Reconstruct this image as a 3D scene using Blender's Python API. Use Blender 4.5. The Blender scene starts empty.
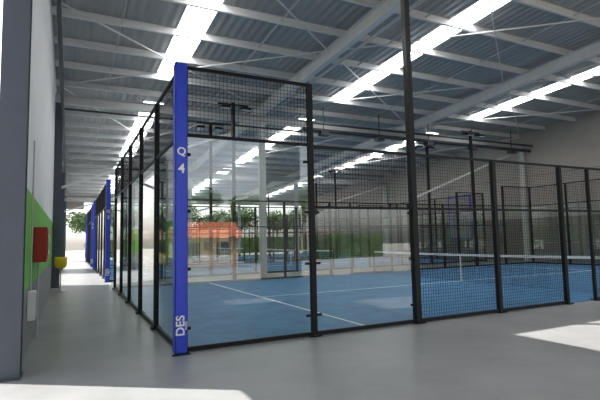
import bpy, math, random
from mathutils import Vector, Matrix
random.seed(4)
S = bpy.context.scene
S.view_settings.view_transform = 'Standard'
S.view_settings.exposure = 0.25

# ---------------------------------------------------------------- materials
def mat(name, col, rough=0.6, metal=0.0, noise=0.0, nscale=4.0, bump=0.0, bscale=40.0, spec=0.5):
    m = bpy.data.materials.new(name); m.use_nodes = True
    nt = m.node_tree; b = nt.nodes['Principled BSDF']
    b.inputs['Base Color'].default_value = (*col, 1)
    b.inputs['Roughness'].default_value = rough
    b.inputs['Metallic'].default_value = metal
    b.inputs['Specular IOR Level'].default_value = spec
    tc = nt.nodes.new('ShaderNodeTexCoord')
    if noise > 0:
        n = nt.nodes.new('ShaderNodeTexNoise'); n.inputs['Scale'].default_value = nscale
        n.inputs['Detail'].default_value = 8; n.inputs['Roughness'].default_value = 0.65
        nt.links.new(tc.outputs['Object'], n.inputs['Vector'])
        r = nt.nodes.new('ShaderNodeMapRange')
        r.inputs[1].default_value = 0.3; r.inputs[2].default_value = 0.7
        r.inputs[3].default_value = 1 - noise; r.inputs[4].default_value = 1 + noise
        nt.links.new(n.outputs['Fac'], r.inputs[0])
        v = nt.nodes.new('ShaderNodeVectorMath'); v.operation = 'SCALE'
        v.inputs[0].default_value = col
        nt.links.new(r.outputs[0], v.inputs['Scale'])
        nt.links.new(v.outputs[0], b.inputs['Base Color'])
    if bump > 0:
        n2 = nt.nodes.new('ShaderNodeTexNoise'); n2.inputs['Scale'].default_value = bscale
        nt.links.new(tc.outputs['Object'], n2.inputs['Vector'])
        bp = nt.nodes.new('ShaderNodeBump'); bp.inputs['Strength'].default_value = bump
        bp.inputs['Distance'].default_value = 0.01
        nt.links.new(n2.outputs['Fac'], bp.inputs['Height'])
        nt.links.new(bp.outputs[0], b.inputs['Normal'])
    return m

def emis(name, col, s):
    m = bpy.data.materials.new(name); m.use_nodes = True
    nt = m.node_tree; nt.nodes.clear()
    e = nt.nodes.new('ShaderNodeEmission'); e.inputs[0].default_value = (*col, 1); e.inputs[1].default_value = s
    o = nt.nodes.new('ShaderNodeOutputMaterial'); nt.links.new(e.outputs[0], o.inputs[0])
    return m

def glassmat():
    m = bpy.data.materials.new('tempered_glass'); m.use_nodes = True
    nt = m.node_tree; nt.nodes.clear()
    t = nt.nodes.new('ShaderNodeBsdfTransparent'); t.inputs[0].default_value = (0.82, 0.90, 0.87, 1)
    g = nt.nodes.new('ShaderNodeBsdfGlossy'); g.inputs['Roughness'].default_value = 0.0
    lw = nt.nodes.new('ShaderNodeLayerWeight'); lw.inputs[0].default_value = 0.5
    p = nt.nodes.new('ShaderNodeMath'); p.operation = 'POWER'; p.inputs[1].default_value = 5
    ma = nt.nodes.new('ShaderNodeMath'); ma.operation = 'MULTIPLY_ADD'; ma.inputs[1].default_value = 0.80; ma.inputs[2].default_value = 0.18
    mx = nt.nodes.new('ShaderNodeMixShader'); o = nt.nodes.new('ShaderNodeOutputMaterial')
    L = nt.links
    L.new(lw.outputs['Facing'], p.inputs[0]); L.new(p.outputs[0], ma.inputs[0]); L.new(ma.outputs[0], mx.inputs[0])
    L.new(t.outputs[0], mx.inputs[1]); L.new(g.outputs[0], mx.inputs[2]); L.new(mx.outputs[0], o.inputs[0])
    return m

def corrugated(name, col):
    m = mat(name, col, 0.5, 0.0, 0.08, 0.6)
    nt = m.node_tree; b = nt.nodes['Principled BSDF']
    tc = nt.nodes.new('ShaderNodeTexCoord')
    w = nt.nodes.new('ShaderNodeTexWave'); w.bands_direction = 'X'; w.inputs['Scale'].default_value = 1.2
    nt.links.new(tc.outputs['Object'], w.inputs['Vector'])
    bp = nt.nodes.new('ShaderNodeBump'); bp.inputs['Strength'].default_value = 0.8; bp.inputs['Distance'].default_value = 0.05
    nt.links.new(w.outputs['Fac'], bp.inputs['Height']); nt.links.new(bp.outputs[0], b.inputs['Normal'])
    return m

M = dict(
 floor=mat('polished_concrete', (0.285, 0.285, 0.283), 0.36, 0, 0.18, 0.9, 0.1, 30),
 ground=mat('outside_paving', (0.32, 0.31, 0.28), 0.9, 0, 0.15, 0.5),
 turf=mat('blue_turf', (0.08, 0.215, 0.385), 0.9, 0, 0.25, 2.2, 0.6, 120, 0.2),
 line=mat('white_line', (0.8, 0.82, 0.85), 0.8),
 black=mat('black_steel', (0.009, 0.009, 0.011), 0.5, 0.0, 0.1, 8, 0, 1, 0.3),
 wire=mat('black_wire', (0.012, 0.012, 0.014), 0.7, spec=.2),
 glass=glassmat(),
 blue=mat('blue_paint', (0.03, 0.062, 0.56), 0.35, 0, 0.05, 6),
 white=mat('white_paint', (0.8, 0.8, 0.8), 0.5),
 wallw=mat('white_wall', (0.80, 0.80, 0.80), 0.7, 0, 0.05, 1.5),
 wallg=mat('green_wall', (0.15, 0.46, 0.05), 0.6, 0, 0.05, 2),
 wallb=mat('grey_wall', (0.24, 0.24, 0.25), 0.7, 0, 0.06, 2),
 precast=mat('precast_concrete', (0.40, 0.365, 0.325), 0.8, 0, 0.08, 0.8),
 dado=mat('brown_dado', (0.20, 0.17, 0.15), 0.8, 0, 0.08, 0.8),
 joint=mat('panel_joint', (0.18, 0.17, 0.16), 0.9),
 sheet=corrugated('roof_sheet', (0.36, 0.365, 0.36)),
 steel=mat('grey_steel', (0.50, 0.51, 0.51), 0.5, 0, 0.06, 3),
 steelw=mat('light_steel', (0.72, 0.72, 0.71), 0.5, 0, 0.05, 3),
 colb=mat('blue_grey_steel', (0.062, 0.073, 0.10), 0.45, 0, 0.08, 3),
 duct=mat('dark_duct', (0.04, 0.045, 0.05), 0.5, 0.2, 0.1, 5),
 sky=emis('skylight_polycarbonate', (1.0, 1.0, 1.0), 9.0),
 red=mat('red_enamel', (0.42, 0.02, 0.015), 0.35, 0, 0.04, 8),
 yellow=mat('yellow_plastic', (0.85, 0.6, 0.02), 0.4, 0, 0.05, 8),
 terra=mat('terracotta_tiles', (0.45, 0.13, 0.06), 0.8, 0, 0.25, 6),
 render=mat('render_wall', (0.48, 0.36, 0.27), 0.9, 0, 0.1, 2),
 bark=mat('bark', (0.10, 0.06, 0.035), 0.9, 0, 0.3, 10),
 leaf=mat('leaves', (0.07, 0.13, 0.035), 0.8, 0, 0.45, 5, 0.6, 20),
 net=mat('net_cord', (0.02, 0.02, 0.025), 0.8),
 lamp=mat('lamp_glass', (0.6, 0.62, 0.65), 0.2),
 dark=mat('dark_pane', (0.05, 0.06, 0.09), 0.15),
 pane=mat('frosted_pane', (0.34, 0.32, 0.34), 0.3),
)

# ---------------------------------------------------------------- mesh builder
class MB:
    def __init__(s): s.v=[]; s.f=[]; s.m=[]; s.ml=[]; s.sm=[]
    def mi(s, k):
        if k not in s.ml: s.ml.append(k)
        return s.ml.index(k)
    def add(s, vs, fs, k, smooth=False):
        o=len(s.v); s.v += [tuple(v) for v in vs]; i=s.mi(k)
        for f in fs: s.f.append([o+a for a in f]); s.m.append(i); s.sm.append(smooth)
    def box(s, x0,x1,y0,y1,z0,z1,k):
        s.add([(x0,y0,z0),(x1,y0,z0),(x1,y1,z0),(x0,y1,z0),(x0,y0,z1),(x1,y0,z1),(x1,y1,z1),(x0,y1,z1)],
              [(0,3,2,1),(4,5,6,7),(0,1,5,4),(1,2,6,5),(2,3,7,6),(3,0,4,7)],k)
    def beam(s,p,q,w,h,k,up=(0,0,1)):
        p=Vector(p);q=Vector(q);d=(q-p).normalized();u=Vector(up)
        if abs(d.dot(u))>.99:u=Vector((0,1,0))
        r=d.cross(u).normalized();u=r.cross(d).normalized()
        vs=[]
        for c in (p,q):
            for a,b in((-1,-1),(1,-1),(1,1),(-1,1)): vs.append(c+r*a*w/2+u*b*h/2)
        s.add(vs,[(0,3,2,1),(4,5,6,7),(0,1,5,4),(1,2,6,5),(2,3,7,6),(3,0,4,7)],k)
    def ibeam(s,p,q,w,h,k,t=.015):
        p=Vector(p);q=Vector(q);d=(q-p).normalized();u=Vector((0,0,1))
        if abs(d.dot(u))>.99:u=Vector((0,1,0))
        r=d.cross(u).normalized();u=r.cross(d).normalized()
        s.beam(p,q,t,h-2*t,k,u); s.beam(p+u*(h/2-t/2),q+u*(h/2-t/2),w,t,k,u); s.beam(p-u*(h/2-t/2),q-u*(h/2-t/2),w,t,k,u)
    def cyl(s,p,q,r0,k,n=12,r1=None,smooth=True):
        if r1 is None:r1=r0
        p=Vector(p);q=Vector(q);d=(q-p).normalized();u=Vector((0,0,1))
        if abs(d.dot(u))>.99:u=Vector((0,1,0))
        r=d.cross(u).normalized();u=r.cross(d)
        vs=[p+(r*math.cos(2*math.pi*i/n)+u*math.sin(2*math.pi*i/n))*r0 for i in range(n)]
        vs+=[q+(r*math.cos(2*math.pi*i/n)+u*math.sin(2*math.pi*i/n))*r1 for i in range(n)]
        s.add(vs,[(i,(i+1)%n,n+(i+1)%n,n+i) for i in range(n)],k,smooth)
        s.add(vs,[tuple(range(n))[::-1],tuple(range(n,2*n))],k)
    def lathe(s,c,prof,k,n=20):
        vs=[];fs=[]
        for r,z in prof:
            for i in range(n):
                a=2*math.pi*i/n; vs.append((c[0]+r*math.cos(a),c[1]+r*math.sin(a),c[2]+z))
        for j in range(len(prof)-1):
            for i in range(n): fs.append((j*n+i,j*n+(i+1)%n,(j+1)*n+(i+1)%n,(j+1)*n+i))
        s.add(vs,fs,k,True)
    def quad(s,a,b,c,d,k): s.add([a,b,c,d],[(0,1,2,3)],k)
    def build(s,name,parent=None,bevel=0):
        me=bpy.data.meshes.new(name); me.from_pydata(s.v,[],s.f)
        for k in s.ml: me.materials.append(M[k])
        me.polygons.foreach_set('material_index',s.m)
        me.polygons.foreach_set('use_smooth',s.sm); me.update()
        ob=bpy.data.objects.new(name,me); S.collection.objects.link(ob)
        if parent: ob.parent=parent
        if bevel:
            b=ob.modifiers.new('bevel','BEVEL'); b.width=bevel; b.segments=2
        return ob
def empty(name):
    e=bpy.data.objects.new(name,None); S.collection.objects.link(e); return e

XL=-0.5; XR=23.6; YF=-3.0; YB=46.0
def zr(y): return 8.3-0.05*y

# ---------------------------------------------------------------- room shell
b=MB(); b.box(XL-.2,XR+.2,YF-.2,YB+.2,-.2,0,'floor'); b.build('floor')
b=MB(); b.box(-90,110,-90,130,-.5,-.22,'ground'); b.build('outside_ground')

def wall_left():
    b=MB()
    segs=[(YF,3.0,None),(3.0,6.18,4.8),(6.46,19.5,None),(19.5,27,4.6),(27,32,None),(32,43,4.6),(43,YB,None)]
    for y0,y1,op in segs:
        lo=op or 0
        if not op:
            b.box(XL-.2,XL,y0,y1,0,.9,'wallb'); b.box(XL-.2,XL,y0,y1,.9,2.25,'wallg'); lo=2.25
        b.add([(XL-.2,y0,lo),(XL,y0,lo),(XL,y1,lo),(XL-.2,y1,lo),
               (XL-.2,y0,zr(y0)),(XL,y0,zr(y0)),(XL,y1,zr(y1)),(XL-.2,y1,zr(y1))],
              [(0,3,2,1),(4,5,6,7),(0,1,5,4),(1,2,6,5),(2,3,7,6),(3,0,4,7)],'wallw')
    return b.build('wall_left')
wall_left()

def slopebox(b,x0,x1,y0,y1,z0,k):
    b.add([(x0,y0,z0),(x1,y0,z0),(x1,y1,z0),(x0,y1,z0),(x0,y0,zr(y0)),(x1,y0,zr(y0)),(x1,y1,zr(y1)),(x0,y1,zr(y1))],
          [(0,3,2,1),(4,5,6,7),(0,1,5,4),(1,2,6,5),(2,3,7,6),(3,0,4,7)],k)
b=MB(); b.box(XR,XR+.2,YF,YB,0,2.4,'dado'); slopebox(b,XR,XR+.2,YF,YB,2.4,'precast')
for z in (2.4,4.8): b.box(XR-.005,XR,YF,YB,z,z+.03,'joint')
for y in range(0,46,6): b.box(XR-.005,XR,y,y+.03,0,5.9,'joint')
b.build('wall_right')
b=MB()
slopebox(b,XL,0-.2,YB,YB+.2,0,'wallb')
for x0,x1,z in ((-.2,1.2,4.6),(1.2,6.9,5.2),(6.9,7.4,0),(7.4,15,5.2),(15,15.5,0),(15.5,23.2,5.2),(23.2,XR,0)): slopebox(b,x0,x1,YB,YB+.2,z,'precast')
b.build('wall_back')
b=MB()
for x0,x1,z in ((XL-.2,1.6,0),(1.6,6.4,5.2),(6.4,8,0),(8,22.6,5.6),(22.6,XR+.2,0)): slopebox(b,x0,x1,YF-.2,YF,z,'precast')
b.build('wall_front')

# roof / ceiling
xs=[-.7,-.4,.9,2.3,2.7,3.5,4.6,9.9,10.7,17.9,18.7,24]; ys=[-3.2,4.2,5.1,6.1,7.6,8.2,17,19.6,30,32,44,46.2]
roof=MB(); lights=MB()
for i in range(len(xs)-1):
    for j in range(len(ys)-1):
        x0,x1,y0,y1=xs[i],xs[i+1],ys[j],ys[j+1]
        if 2.3<=x0<4.6 and y0==6.1: continue        # unseen roof gap, added to throw a sun patch on the floor
        if x0==-.4 and y0==4.2: continue            # another added gap out of view, for a sun streak mirrored in the glass
        glow=x0 in(2.7,9.9,17.9) and y0 in(8.2,19.6,32)
        if x0 in(9.9,17.9) and y0 in (-3.2,4.2,5.1): glow=True
        t=lights if glow else roof
        k='sky' if glow else 'sheet'
        t.add([(x0,y0,zr(y0)),(x1,y0,zr(y0)),(x1,y1,zr(y1)),(x0,y1,zr(y1)),
               (x0,y0,zr(y0)+.06),(x1,y0,zr(y0)+.06),(x1,y1,zr(y1)+.06),(x0,y1,zr(y1)+.06)],
              [(0,3,2,1),(4,5,6,7),(0,1,5,4),(1,2,6,5),(2,3,7,6),(3,0,4,7)],k)
roof.build('ceiling'); lights.build('roof_skylights')

# purlins + rafters
b=MB(); y=-2.4
while y<46:
    if not 6.0<y<7.7 and not 4<y<5.2:
        z=zr(y)-.11
        b.beam((XL,y,z),(XR,y,z),.02,.2,'steelw'); b.beam((XL,y+.03,z-.1),(XR,y+.03,z-.1),.07,.015,'steelw')
    y+=1.72
# sag rods tying the purlins
for x in (1.2,5.2,8.9,12.9,16.9,21.2):
    b.beam((x,YF,zr(YF)-.15),(x,YB,zr(YB)-.15),.03,.03,'steel')
b.build('roof_purlins')
CX=[-.5,7.25,15.2,23.45]
b=MB()
for x in CX[1:3]:
    b.ibeam((x,YF,zr(YF)-.42),(x,YB,zr(YB)-.42),.2,.4,'steelw')
for yy in (18,31,44):
    z=zr(yy)-.8
    b.ibeam((XL,yy,z),(XR,yy,z),.2,.34,'steel')
b.build('roof_beams')
# diagonal wind braces
b=MB()
for yy in (18,31):
    for i in range(3):
        b.beam((CX[i]+.1,yy,3.4),(CX[i+1]-.1,yy,zr(yy)-1.0),.06,.09,'steelw')
for i,(x0,x1) in enumerate(((-.4,7.2),(7.3,15.1),(15.3,23.4))):
    for y0,y1 in ((18,12.2),(12.2,6.3),(18,31)):
        b.beam((x0,y0,zr(y0)-.3),(x1,y1,zr(y1)-.3),.035,.035,'steelw')
        b.beam((x1,y0,zr(y0)-.3),(x0,y1,zr(y1)-.3),.035,.035,'steelw')
b.build('wind_braces')
for yy in (18,31,44):
    for x in CX:
        b=MB(); xc=x+.13 if x<0 else (x-.02 if x>20 else x)
        b.ibeam((xc,yy,0.02),(xc,yy,zr(yy)-.97),.24,.24,'steelw' if x>0 else 'colb')
        b.box(xc-.12,xc+.18,yy-.18,yy+.18,0,.02,'steel')
        b.build('steel_column')
# near blue-grey column at the doorway
b=MB()
b.box(-.74,-.46,6.19,6.215,0,8,'colb'); b.box(-.74,-.46,6.43,6.455,0,8,'colb'); b.box(-.62,-.58,6.215,6.43,0,8,'colb')
b.box(-.80,-.44,6.16,6.48,0,.02,'colb')
b.build('steel_column')
# ceiling ducts / cable trays
b=MB()
b.cyl((9,17.5,6.25),(XR-.1,17.5,6.25),.09,'duct'); b.cyl((9,17.3,6.5),(XR-.1,17.3,6.5),.05,'duct')
for x in range(10,23,3):
    b.beam((x,17.5,6.25),(x,17.5,7.3),.03,.03,'duct'); b.box(x-.2,x+.2,17.35,17.65,6.02,6.2,'duct')
b.cyl((XL+.1,17.6,6.15),(9,17.6,6.15),.035,'duct')
b.cyl((7.6,8,7.25),(7.6,40,6.0),.05,'steel')
b.cyl((-.25,7,6.2),(-.25,44,5.4),.05,'duct')
b.build('service_pipes')

# ---------------------------------------------------------------- padel courts
X0=1.39; PIT=2.05; NP=10; LX=PIT*NP; W=10.0
def mesh_panel(b,ax,c,a0,a1,z0,z1,p,w):
    n=max(1,round((a1-a0)/p)); m=max(1,round((z1-z0)/p))
    for i in range(n+1):
        a=a0+(a1-a0)*i/n
        if ax=='x': b.box(a-w/2,a+w/2,c-w/2,c+w/2,z0,z1,'wire')
        else: b.box(c-w/2,c+w/2,a-w/2,a+w/2,z0,z1,'wire')
    for i in range(m+1):
        z=z0+(z1-z0)*i/m
        if ax=='x': b.box(a0,a1,c-w/2,c+w/2,z-w/2,z+w/2,'wire')
        else: b.box(c-w/2,c+w/2,a0,a1,z-w/2,z+w/2,'wire')
def bar(b,ax,c,a0,a1,z,h=.04,d=.04):
    if ax=='x': b.box(a0,a1,c-d/2,c+d/2,z-h/2,z+h/2,'black')
    else: b.box(c-d/2,c+d/2,a0,a1,z-h/2,z+h/2,'black')
def post(b,x,y,h,w=.08):
    b.box(x-w/2,x+w/2,y-w/2,y+w/2,0.01,h,'black')
    b.box(x-w/2-.05,x+w/2+.05,y-w/2-.05,y+w/2+.05,0.006,.022,'black')
    for sx in(-1,1):
        for sy in(-1,1): b.cyl((x+sx*(w/2+.025),y+sy*(w/2+.025),.02),(x+sx*(w/2+.025),y+sy*(w/2+.025),.04),.01,'black',6)
def glass_panel(b,fr,ax,c,a0,a1,z0,z1):
    if ax=='x': b.quad((a0,c,z0),(a1,c,z0),(a1,c,z1),(a0,c,z1),'glass')
    else: b.quad((c,a0,z0),(c,a1,z0),(c,a1,z1),(c,a0,z1),'glass')
    for a in(a0+.06,a1-.06):     # clamps
        z=z0+.25
        while z<z1:
            if ax=='x': fr.box(a-.03,a+.03,c-.02,c+.02,z-.02,z+.02,'black')
            else: fr.box(c-.02,c+.02,a-.03,a+.03,z-.02,z+.02,'black')
            z+=.8

def court(y0,near):
    e=empty('padel_court')
    p,w=(.058,.0042) if near else (.1,.006)
    xe=X0+LX; y1=y0+W; xn=X0+LX/2
    t=MB(); t.box(X0+.04,xe-.04,y0+.04,y1-.04,0,.012,'turf')
    lw=.025
    for x in (xn-7.1,xn+7.1): t.box(x-lw,x+lw,y0+.05,y1-.05,.012,.016,'line')
    t.box(xn-7.1,xn+7.1,y0+W/2-lw,y0+W/2+lw,.012,.0155,'line')
    t.build('turf',e)
    fr=MB(); ms=MB(); gl=MB()
    # end walls
    for xc in (X0,xe):
        for i in range(6): post(fr,xc,y0+2*i,4.0)
        for z in (.04,3.0,3.98): bar(fr,'y',xc,y0,y1,z,.06 if z<1 else .045)
        for i in range(5):
            glass_panel(gl,fr,'y',xc,y0+2*i+.04,y0+2*i+1.96,.07,2.98)
            mesh_panel(ms,'y',xc,y0+2*i+.04,y0+2*i+1.96,3.02,3.96,p,w)
    # side walls
    for yc in (y0,y1):
        for i in range(1,NP):
            x=X0+PIT*i
            if i in(3-1,NP-2): # floodlight poles
                post(fr,x,yc,6.7,.11)
                fr.box(x-.6,x+.6,yc-.03,yc+.03,6.6,6.66,'black')
                sgn=1 if yc==y0 else -1
                for dx in(-.4,.4):
                    fr.beam((x+dx,yc+sgn*.05,6.5),(x+dx,yc+sgn*.40,6.42),.34,.10,'black')
                    fr.beam((x+dx,yc+sgn*.06,6.44),(x+dx,yc+sgn*.39,6.365),.30,.02,'lamp')
            elif i==NP//2: pass
            else: post(fr,x,yc,4.0 if i in(1,NP-1) else 3.0)
        bar(fr,'x',yc,X0,X0+4*PIT,.04,.06); bar(fr,'x',yc,xe-4*PIT,xe,.04,.06)
        bar(fr,'x',yc,X0+PIT,xe-PIT,2.0,.04); bar(fr,'x',yc,X0+PIT,xe-PIT,2.98,.045)
        g0,g1=X0+4*PIT+1.0, xe-4*PIT-1.0
        post(fr,g0,yc,3.0,.06); post(fr,g1,yc,3.0,.06); bar(fr,'x',yc,g0,g1,.04,.06)
        for i in range(NP):
            a0=X0+PIT*i+.04; a1=X0+PIT*(i+1)-.04
            if i in(0,NP-1):
                bar(fr,'x',yc,a0-.04,a1+.04,3.0,.045); bar(fr,'x',yc,a0-.04,a1+.04,3.98,.045)
                glass_panel(gl,fr,'x',yc,a0,a1,.07,2.98); mesh_panel(ms,'x',yc,a0,a1,3.02,3.96,p,w)
            elif i in(1,NP-2):
                glass_panel(gl,fr,'x',yc,a0,a1,.07,1.98); mesh_panel(ms,'x',yc,a0,a1,2.02,2.96,p,w)
            else:
                mesh_panel(ms,'x',yc,a0,a1,2.02,2.96,p,w)
                if i==4: mesh_panel(ms,'x',yc,g0,a1,.07,1.98,p,w)
                elif i==5: mesh_panel(ms,'x',yc,a0,g1,.07,1.98,p,w)
                else: mesh_panel(ms,'x',yc,a0,a1,.07,1.98,p,w)
    fr.build('frame',e); ms.build('wire_mesh',e); gl.build('glass_panels',e)
    # net
    n=MB()
    for yy in(y0+.12,y1-.12):
        n.cyl((xn,yy,.012),(xn,yy,1.0),.04,'black'); n.box(xn-.1,xn+.1,yy-.07,yy+.07,.012,.03,'black')
    ya,yb=y0+.16,y1-.16
    N=int((yb-ya)/(.05 if near else .12))
    for i in range(N+1):
        y=ya+(yb-ya)*i/N; h=.90-.03*math.sin(math.pi*i/N)
        n.box(xn-.002,xn+.002,y-.002,y+.002,.02,h,'net')
    for j in range(1,18 if near else 7):
        z=j*(.05 if near else .12); n.box(xn-.002,xn+.002,ya,yb,z-.002,z+.002,'net')
    K=12
    for i in range(K):
        a=ya+(yb-ya)*i/K; c=ya+(yb-ya)*(i+1)/K
        za=.90-.03*math.sin(math.pi*i/K); zc=.90-.03*math.sin(math.pi*(i+1)/K)
        n.beam((xn,a,za),(xn,c,zc),.014,.07,'white')
    n.box(xn-.01,xn+.01,y0+W/2-.025,y0+W/2+.025,.02,.86,'white')
    n.build('net',e)
YC=6.47
court(YC,True); court(19.6,False); court(32.6,False)

# ---------------------------------------------------------------- blue numbered corner posts
def text(body,size,loc,rot,parent,name):
    c=bpy.data.curves.new(name,'FONT'); c.body=body; c.size=size; c.extrude=.002; c.offset=.003*size/.14
    c.align_x='CENTER'; c.align_y='CENTER'
    o=bpy.data.objects.new(name,c); S.collection.objects.link(o)
    o.location=loc; o.rotation_euler=rot
    bpy.context.view_layer.update()
    me=bpy.data.meshes.new_from_object(o.evaluated_get(bpy.context.evaluated_depsgraph_get()))
    me.materials.clear(); me.materials.append(M['white'])
    ob=bpy.data.objects.new(name,me); ob.matrix_world=o.matrix_world.copy()
    S.collection.objects.link(ob); bpy.data.objects.remove(o)
    ob.parent=parent
for cy,num in ((YC,'4'),(19.6,'3'),(29.6,None),(32.6,'2'),(42.6,None)):
    e=empty('blue_corner_post'); b=MB()
    x0,x1,ya,yb=X0-.10,X0+.07,cy-.10,cy+.05
    if num is None: ya,yb=cy-.05,cy+.10
    # folded sheet channel wrapped around the corner
    b.box(x0,x1,ya,ya+.012,0.02,4.0,'blue'); b.box(x0,x0+.012,ya,yb,0.02,4.0,'blue')
    b.box(x1-.012,x1,ya,ya+.05,0.02,4.0,'blue')
    b.box(x0,x1,ya,yb,3.99,4.005,'blue')
    b.box(x0-.04,x1+.03,ya-.05,ya,0.0,.015,'black')
    b.build('post_cladding',e,bevel=.003)
    if num:
        xm=(x0+x1)/2
        text('Q',.15,(xm,ya-.003,2.74),(math.pi/2,0,0),e,'letter')
        text(num,.18,(xm,ya-.003,2.50),(math.pi/2,0,0),e,'digit')
        text('DES',.16,(xm-.01,ya-.003,.38),(math.pi/2,-math.pi/2,0),e,'lettering')
        text('PADEL',.04,(xm+.065,ya-.003,.38),(math.pi/2,-math.pi/2,0),e,'small_lettering')

# ---------------------------------------------------------------- corridor items
e=empty('fire_hose_cabinet'); b=MB(); XC=XL+.004
b.box(XC,XC+.19,8.5,9.1,1.22,1.78,'red'); b.build('case',e,.01)
b=MB(); b.box(XC+.19,XC+.2,8.54,9.06,1.26,1.74,'red'); b.box(XC+.2,XC+.205,8.62,8.98,1.34,1.66,'dark'); b.box(XC+.2,XC+.225,8.57,8.59,1.45,1.55,'steel'); b.build('door_leaf',e,.003)
b=MB(); b.cyl((XC+.06,8.8,0),(XC+.06,8.8,1.22),.018,'steel'); b.build('water_pipe',e)
e=empty('electrical_box'); b=MB()
b.box(XC,XC+.1,7.5,7.75,.45,.85,'white'); b.build('case',e,.01)
b=MB(); b.box(XC+.1,XC+.108,7.52,7.73,.48,.82,'steel'); b.cyl((XC+.03,7.62,.85),(XC+.03,7.62,3.0),.012,'steel',8); b.build('lid',e,.002)

e=empty('waste_bin'); b=MB()
c=(-.20,16.6,0)
b.lathe(c,[(0,.74),(.11,.74),(.17,.81),(.19,1.07),(.18,1.09),(.15,1.09),(.14,.85),(0,.79)],'yellow'); b.build('bucket',e)
b=MB(); b.cyl((c[0],c[1],0.02),(c[0],c[1],.77),.02,'steel'); b.lathe(c,[(0,0),(.14,0),(.14,.02),(.04,.03),(0,.03)],'steel'); b.build('stand',e)

def foliage(b,c,r,n,k='leaf',size=.18):
    for i in range(n):
        d=Vector((random.gauss(0,1),random.gauss(0,1),random.gauss(0,1))).normalized()*r*(random.random()**.4)
        p=Vector(c)+Vector((d.x,d.y,d.z*.85))
        a=Vector((random.gauss(0,1),random.gauss(0,1),random.gauss(0,.6))).normalized()
        q=a.cross(Vector((random.gauss(0,1),random.gauss(0,1),random.gauss(0,1)))).normalized()
        s=size*random.uniform(.6,1.3)
        b.add([p-a*s,p+q*s*.4,p+a*s,p-q*s*.4],[(0,1,2,3)],k)

# blue framed window on right wall
b=MB()
for z0,z1 in((1.3,1.37),(4.1,4.17)): b.box(XR-.06,XR+.0,22.1,24.1,z0,z1,'blue')
for y in(22.1,24.03): b.box(XR-.06,XR,y,y+.07,1.3,4.17,'blue')
b.box(XR-.02,XR-.006,22.15,24.05,1.35,4.12,'pane'); b.build('window_1')

# ---------------------------------------------------------------- outside
def tree(x,y,h,r):
    e=empty('tree'); b=MB()
    b.cyl((x,y,-.22),(x+.1,y,h*.55),.16,'bark',10,.09)
    tips=[]
    for i in range(6):
        a=i*1.05; q=(x+math.cos(a)*r*.55,y+math.sin(a)*r*.55,h*.55+random.uniform(.3,.8)*r)
        b.cyl((x+.1,y,h*.5),q,.06,'bark',6,.025); tips.append(q)
    b.build('trunk',e)
    b=MB()
    for q in tips+[(x,y,h-.5*r)]: foliage(b,q,r*.62,420,size=.2)
    b.build('crown',e)
for x,y,h,r in ((3.5,-19,4.8,1.9),(8,-20,5.2,2.0),(12,-19,4.6,1.8),(17,-21,5.5,2.2),(-2,-20,5,2),
                (2,64,5.2,2.2),(6,66,6,2.6),(10.5,64,5,2.2),(14,66,6.5,2.8),(18.5,64,5.3,2.4),(23,66,6.2,2.6),(28,64,5.4,2.3),(33,66,6,2.5),
                (-12,24,5,2),(-13,35,5.5,2)):
    tree(x,y,h,r)
# clipped hedges closing the view at both ends of the plot
for y,x0,x1 in ((61,2.5,44),(-22.5,-8,26)):
    b=MB(); x=x0
    b.box(x0,x1,y-.35,y+.35,-.22,1.9,'leaf')
    while x<x1: foliage(b,(x,y,1.2),.95,110,size=.17); x+=.8
    b.build('hedge')
b=MB()
b.box(5.6,9.4,-17.8,-14.5,-.22,1.8,'render')
b.add([(5.3,-14.2,1.75),(9.7,-14.2,1.75),(9.7,-16.1,2.7),(5.3,-16.1,2.7),(5.3,-18.1,1.75),(9.7,-18.1,1.75)],[(0,1,2,3),(3,2,5,4),(0,3,4),(1,5,2)],'terra')
for x in (6.2,8.0): b.box(x,x+.8,-14.5,-14.47,.5,1.4,'dark')
b.build('tiled_outbuilding')
b=MB()
b.box(11,18.5,55,58,-.22,1.9,'render')
b.add([(10.7,54.7,1.85),(18.8,54.7,1.85),(18.8,56.5,2.9),(10.7,56.5,2.9),(10.7,58.3,1.85),(18.8,58.3,1.85)],[(0,1,2,3),(3,2,5,4),(0,3,4),(1,5,2)],'terra')
for x in (12,14.5,16.6): b.box(x,x+1.0,54.97,55,.4,1.4,'dark')
b.build('tiled_outbuilding')

# ---------------------------------------------------------------- light
w=bpy.data.worlds.new('world'); S.world=w; w.use_nodes=True; nt=w.node_tree
sk=nt.nodes.new('ShaderNodeTexSky'); sk.sky_type='NISHITA'; sk.sun_disc=False
sk.sun_elevation=math.radians(60); sk.air_density=1; sk.dust_density=3
hz=nt.nodes.new('ShaderNodeHueSaturation'); hz.inputs['Saturation'].default_value=.35   # hazy summer sky
bg=nt.nodes['Background']; bg.inputs[1].default_value=.34
nt.links.new(sk.outputs[0],hz.inputs['Color']); nt.links.new(hz.outputs[0],bg.inputs[0])
sd=bpy.data.lights.new('sun','SUN'); sd.energy=8; sd.angle=.009; sd.color=(1,.97,.92)
so=bpy.data.objects.new('sun',sd); S.collection.objects.link(so)
d=Vector((.4096,-.2867,-.866)); so.rotation_euler=d.to_track_quat('-Z','Y').to_euler(); so.location=(-10,20,30)

# ---------------------------------------------------------------- camera
F=463.0
Xa=Vector((929,-20,-F)).normalized(); Ya=Vector((-232,-44,-F)); Ya=(Ya-Xa*Ya.dot(Xa)).normalized(); Za=Xa.cross(Ya)
R=Matrix((Xa,Ya,Za)).to_4x4()
cd=bpy.data.cameras.new('camera'); cd.sensor_width=36; cd.lens=F*36/600; cd.clip_start=.05; cd.clip_end=400
co=bpy.data.objects.new('camera',cd); S.collection.objects.link(co)
co.matrix_world=Matrix.Translation((0,0,1.5))@R
S.camera=co
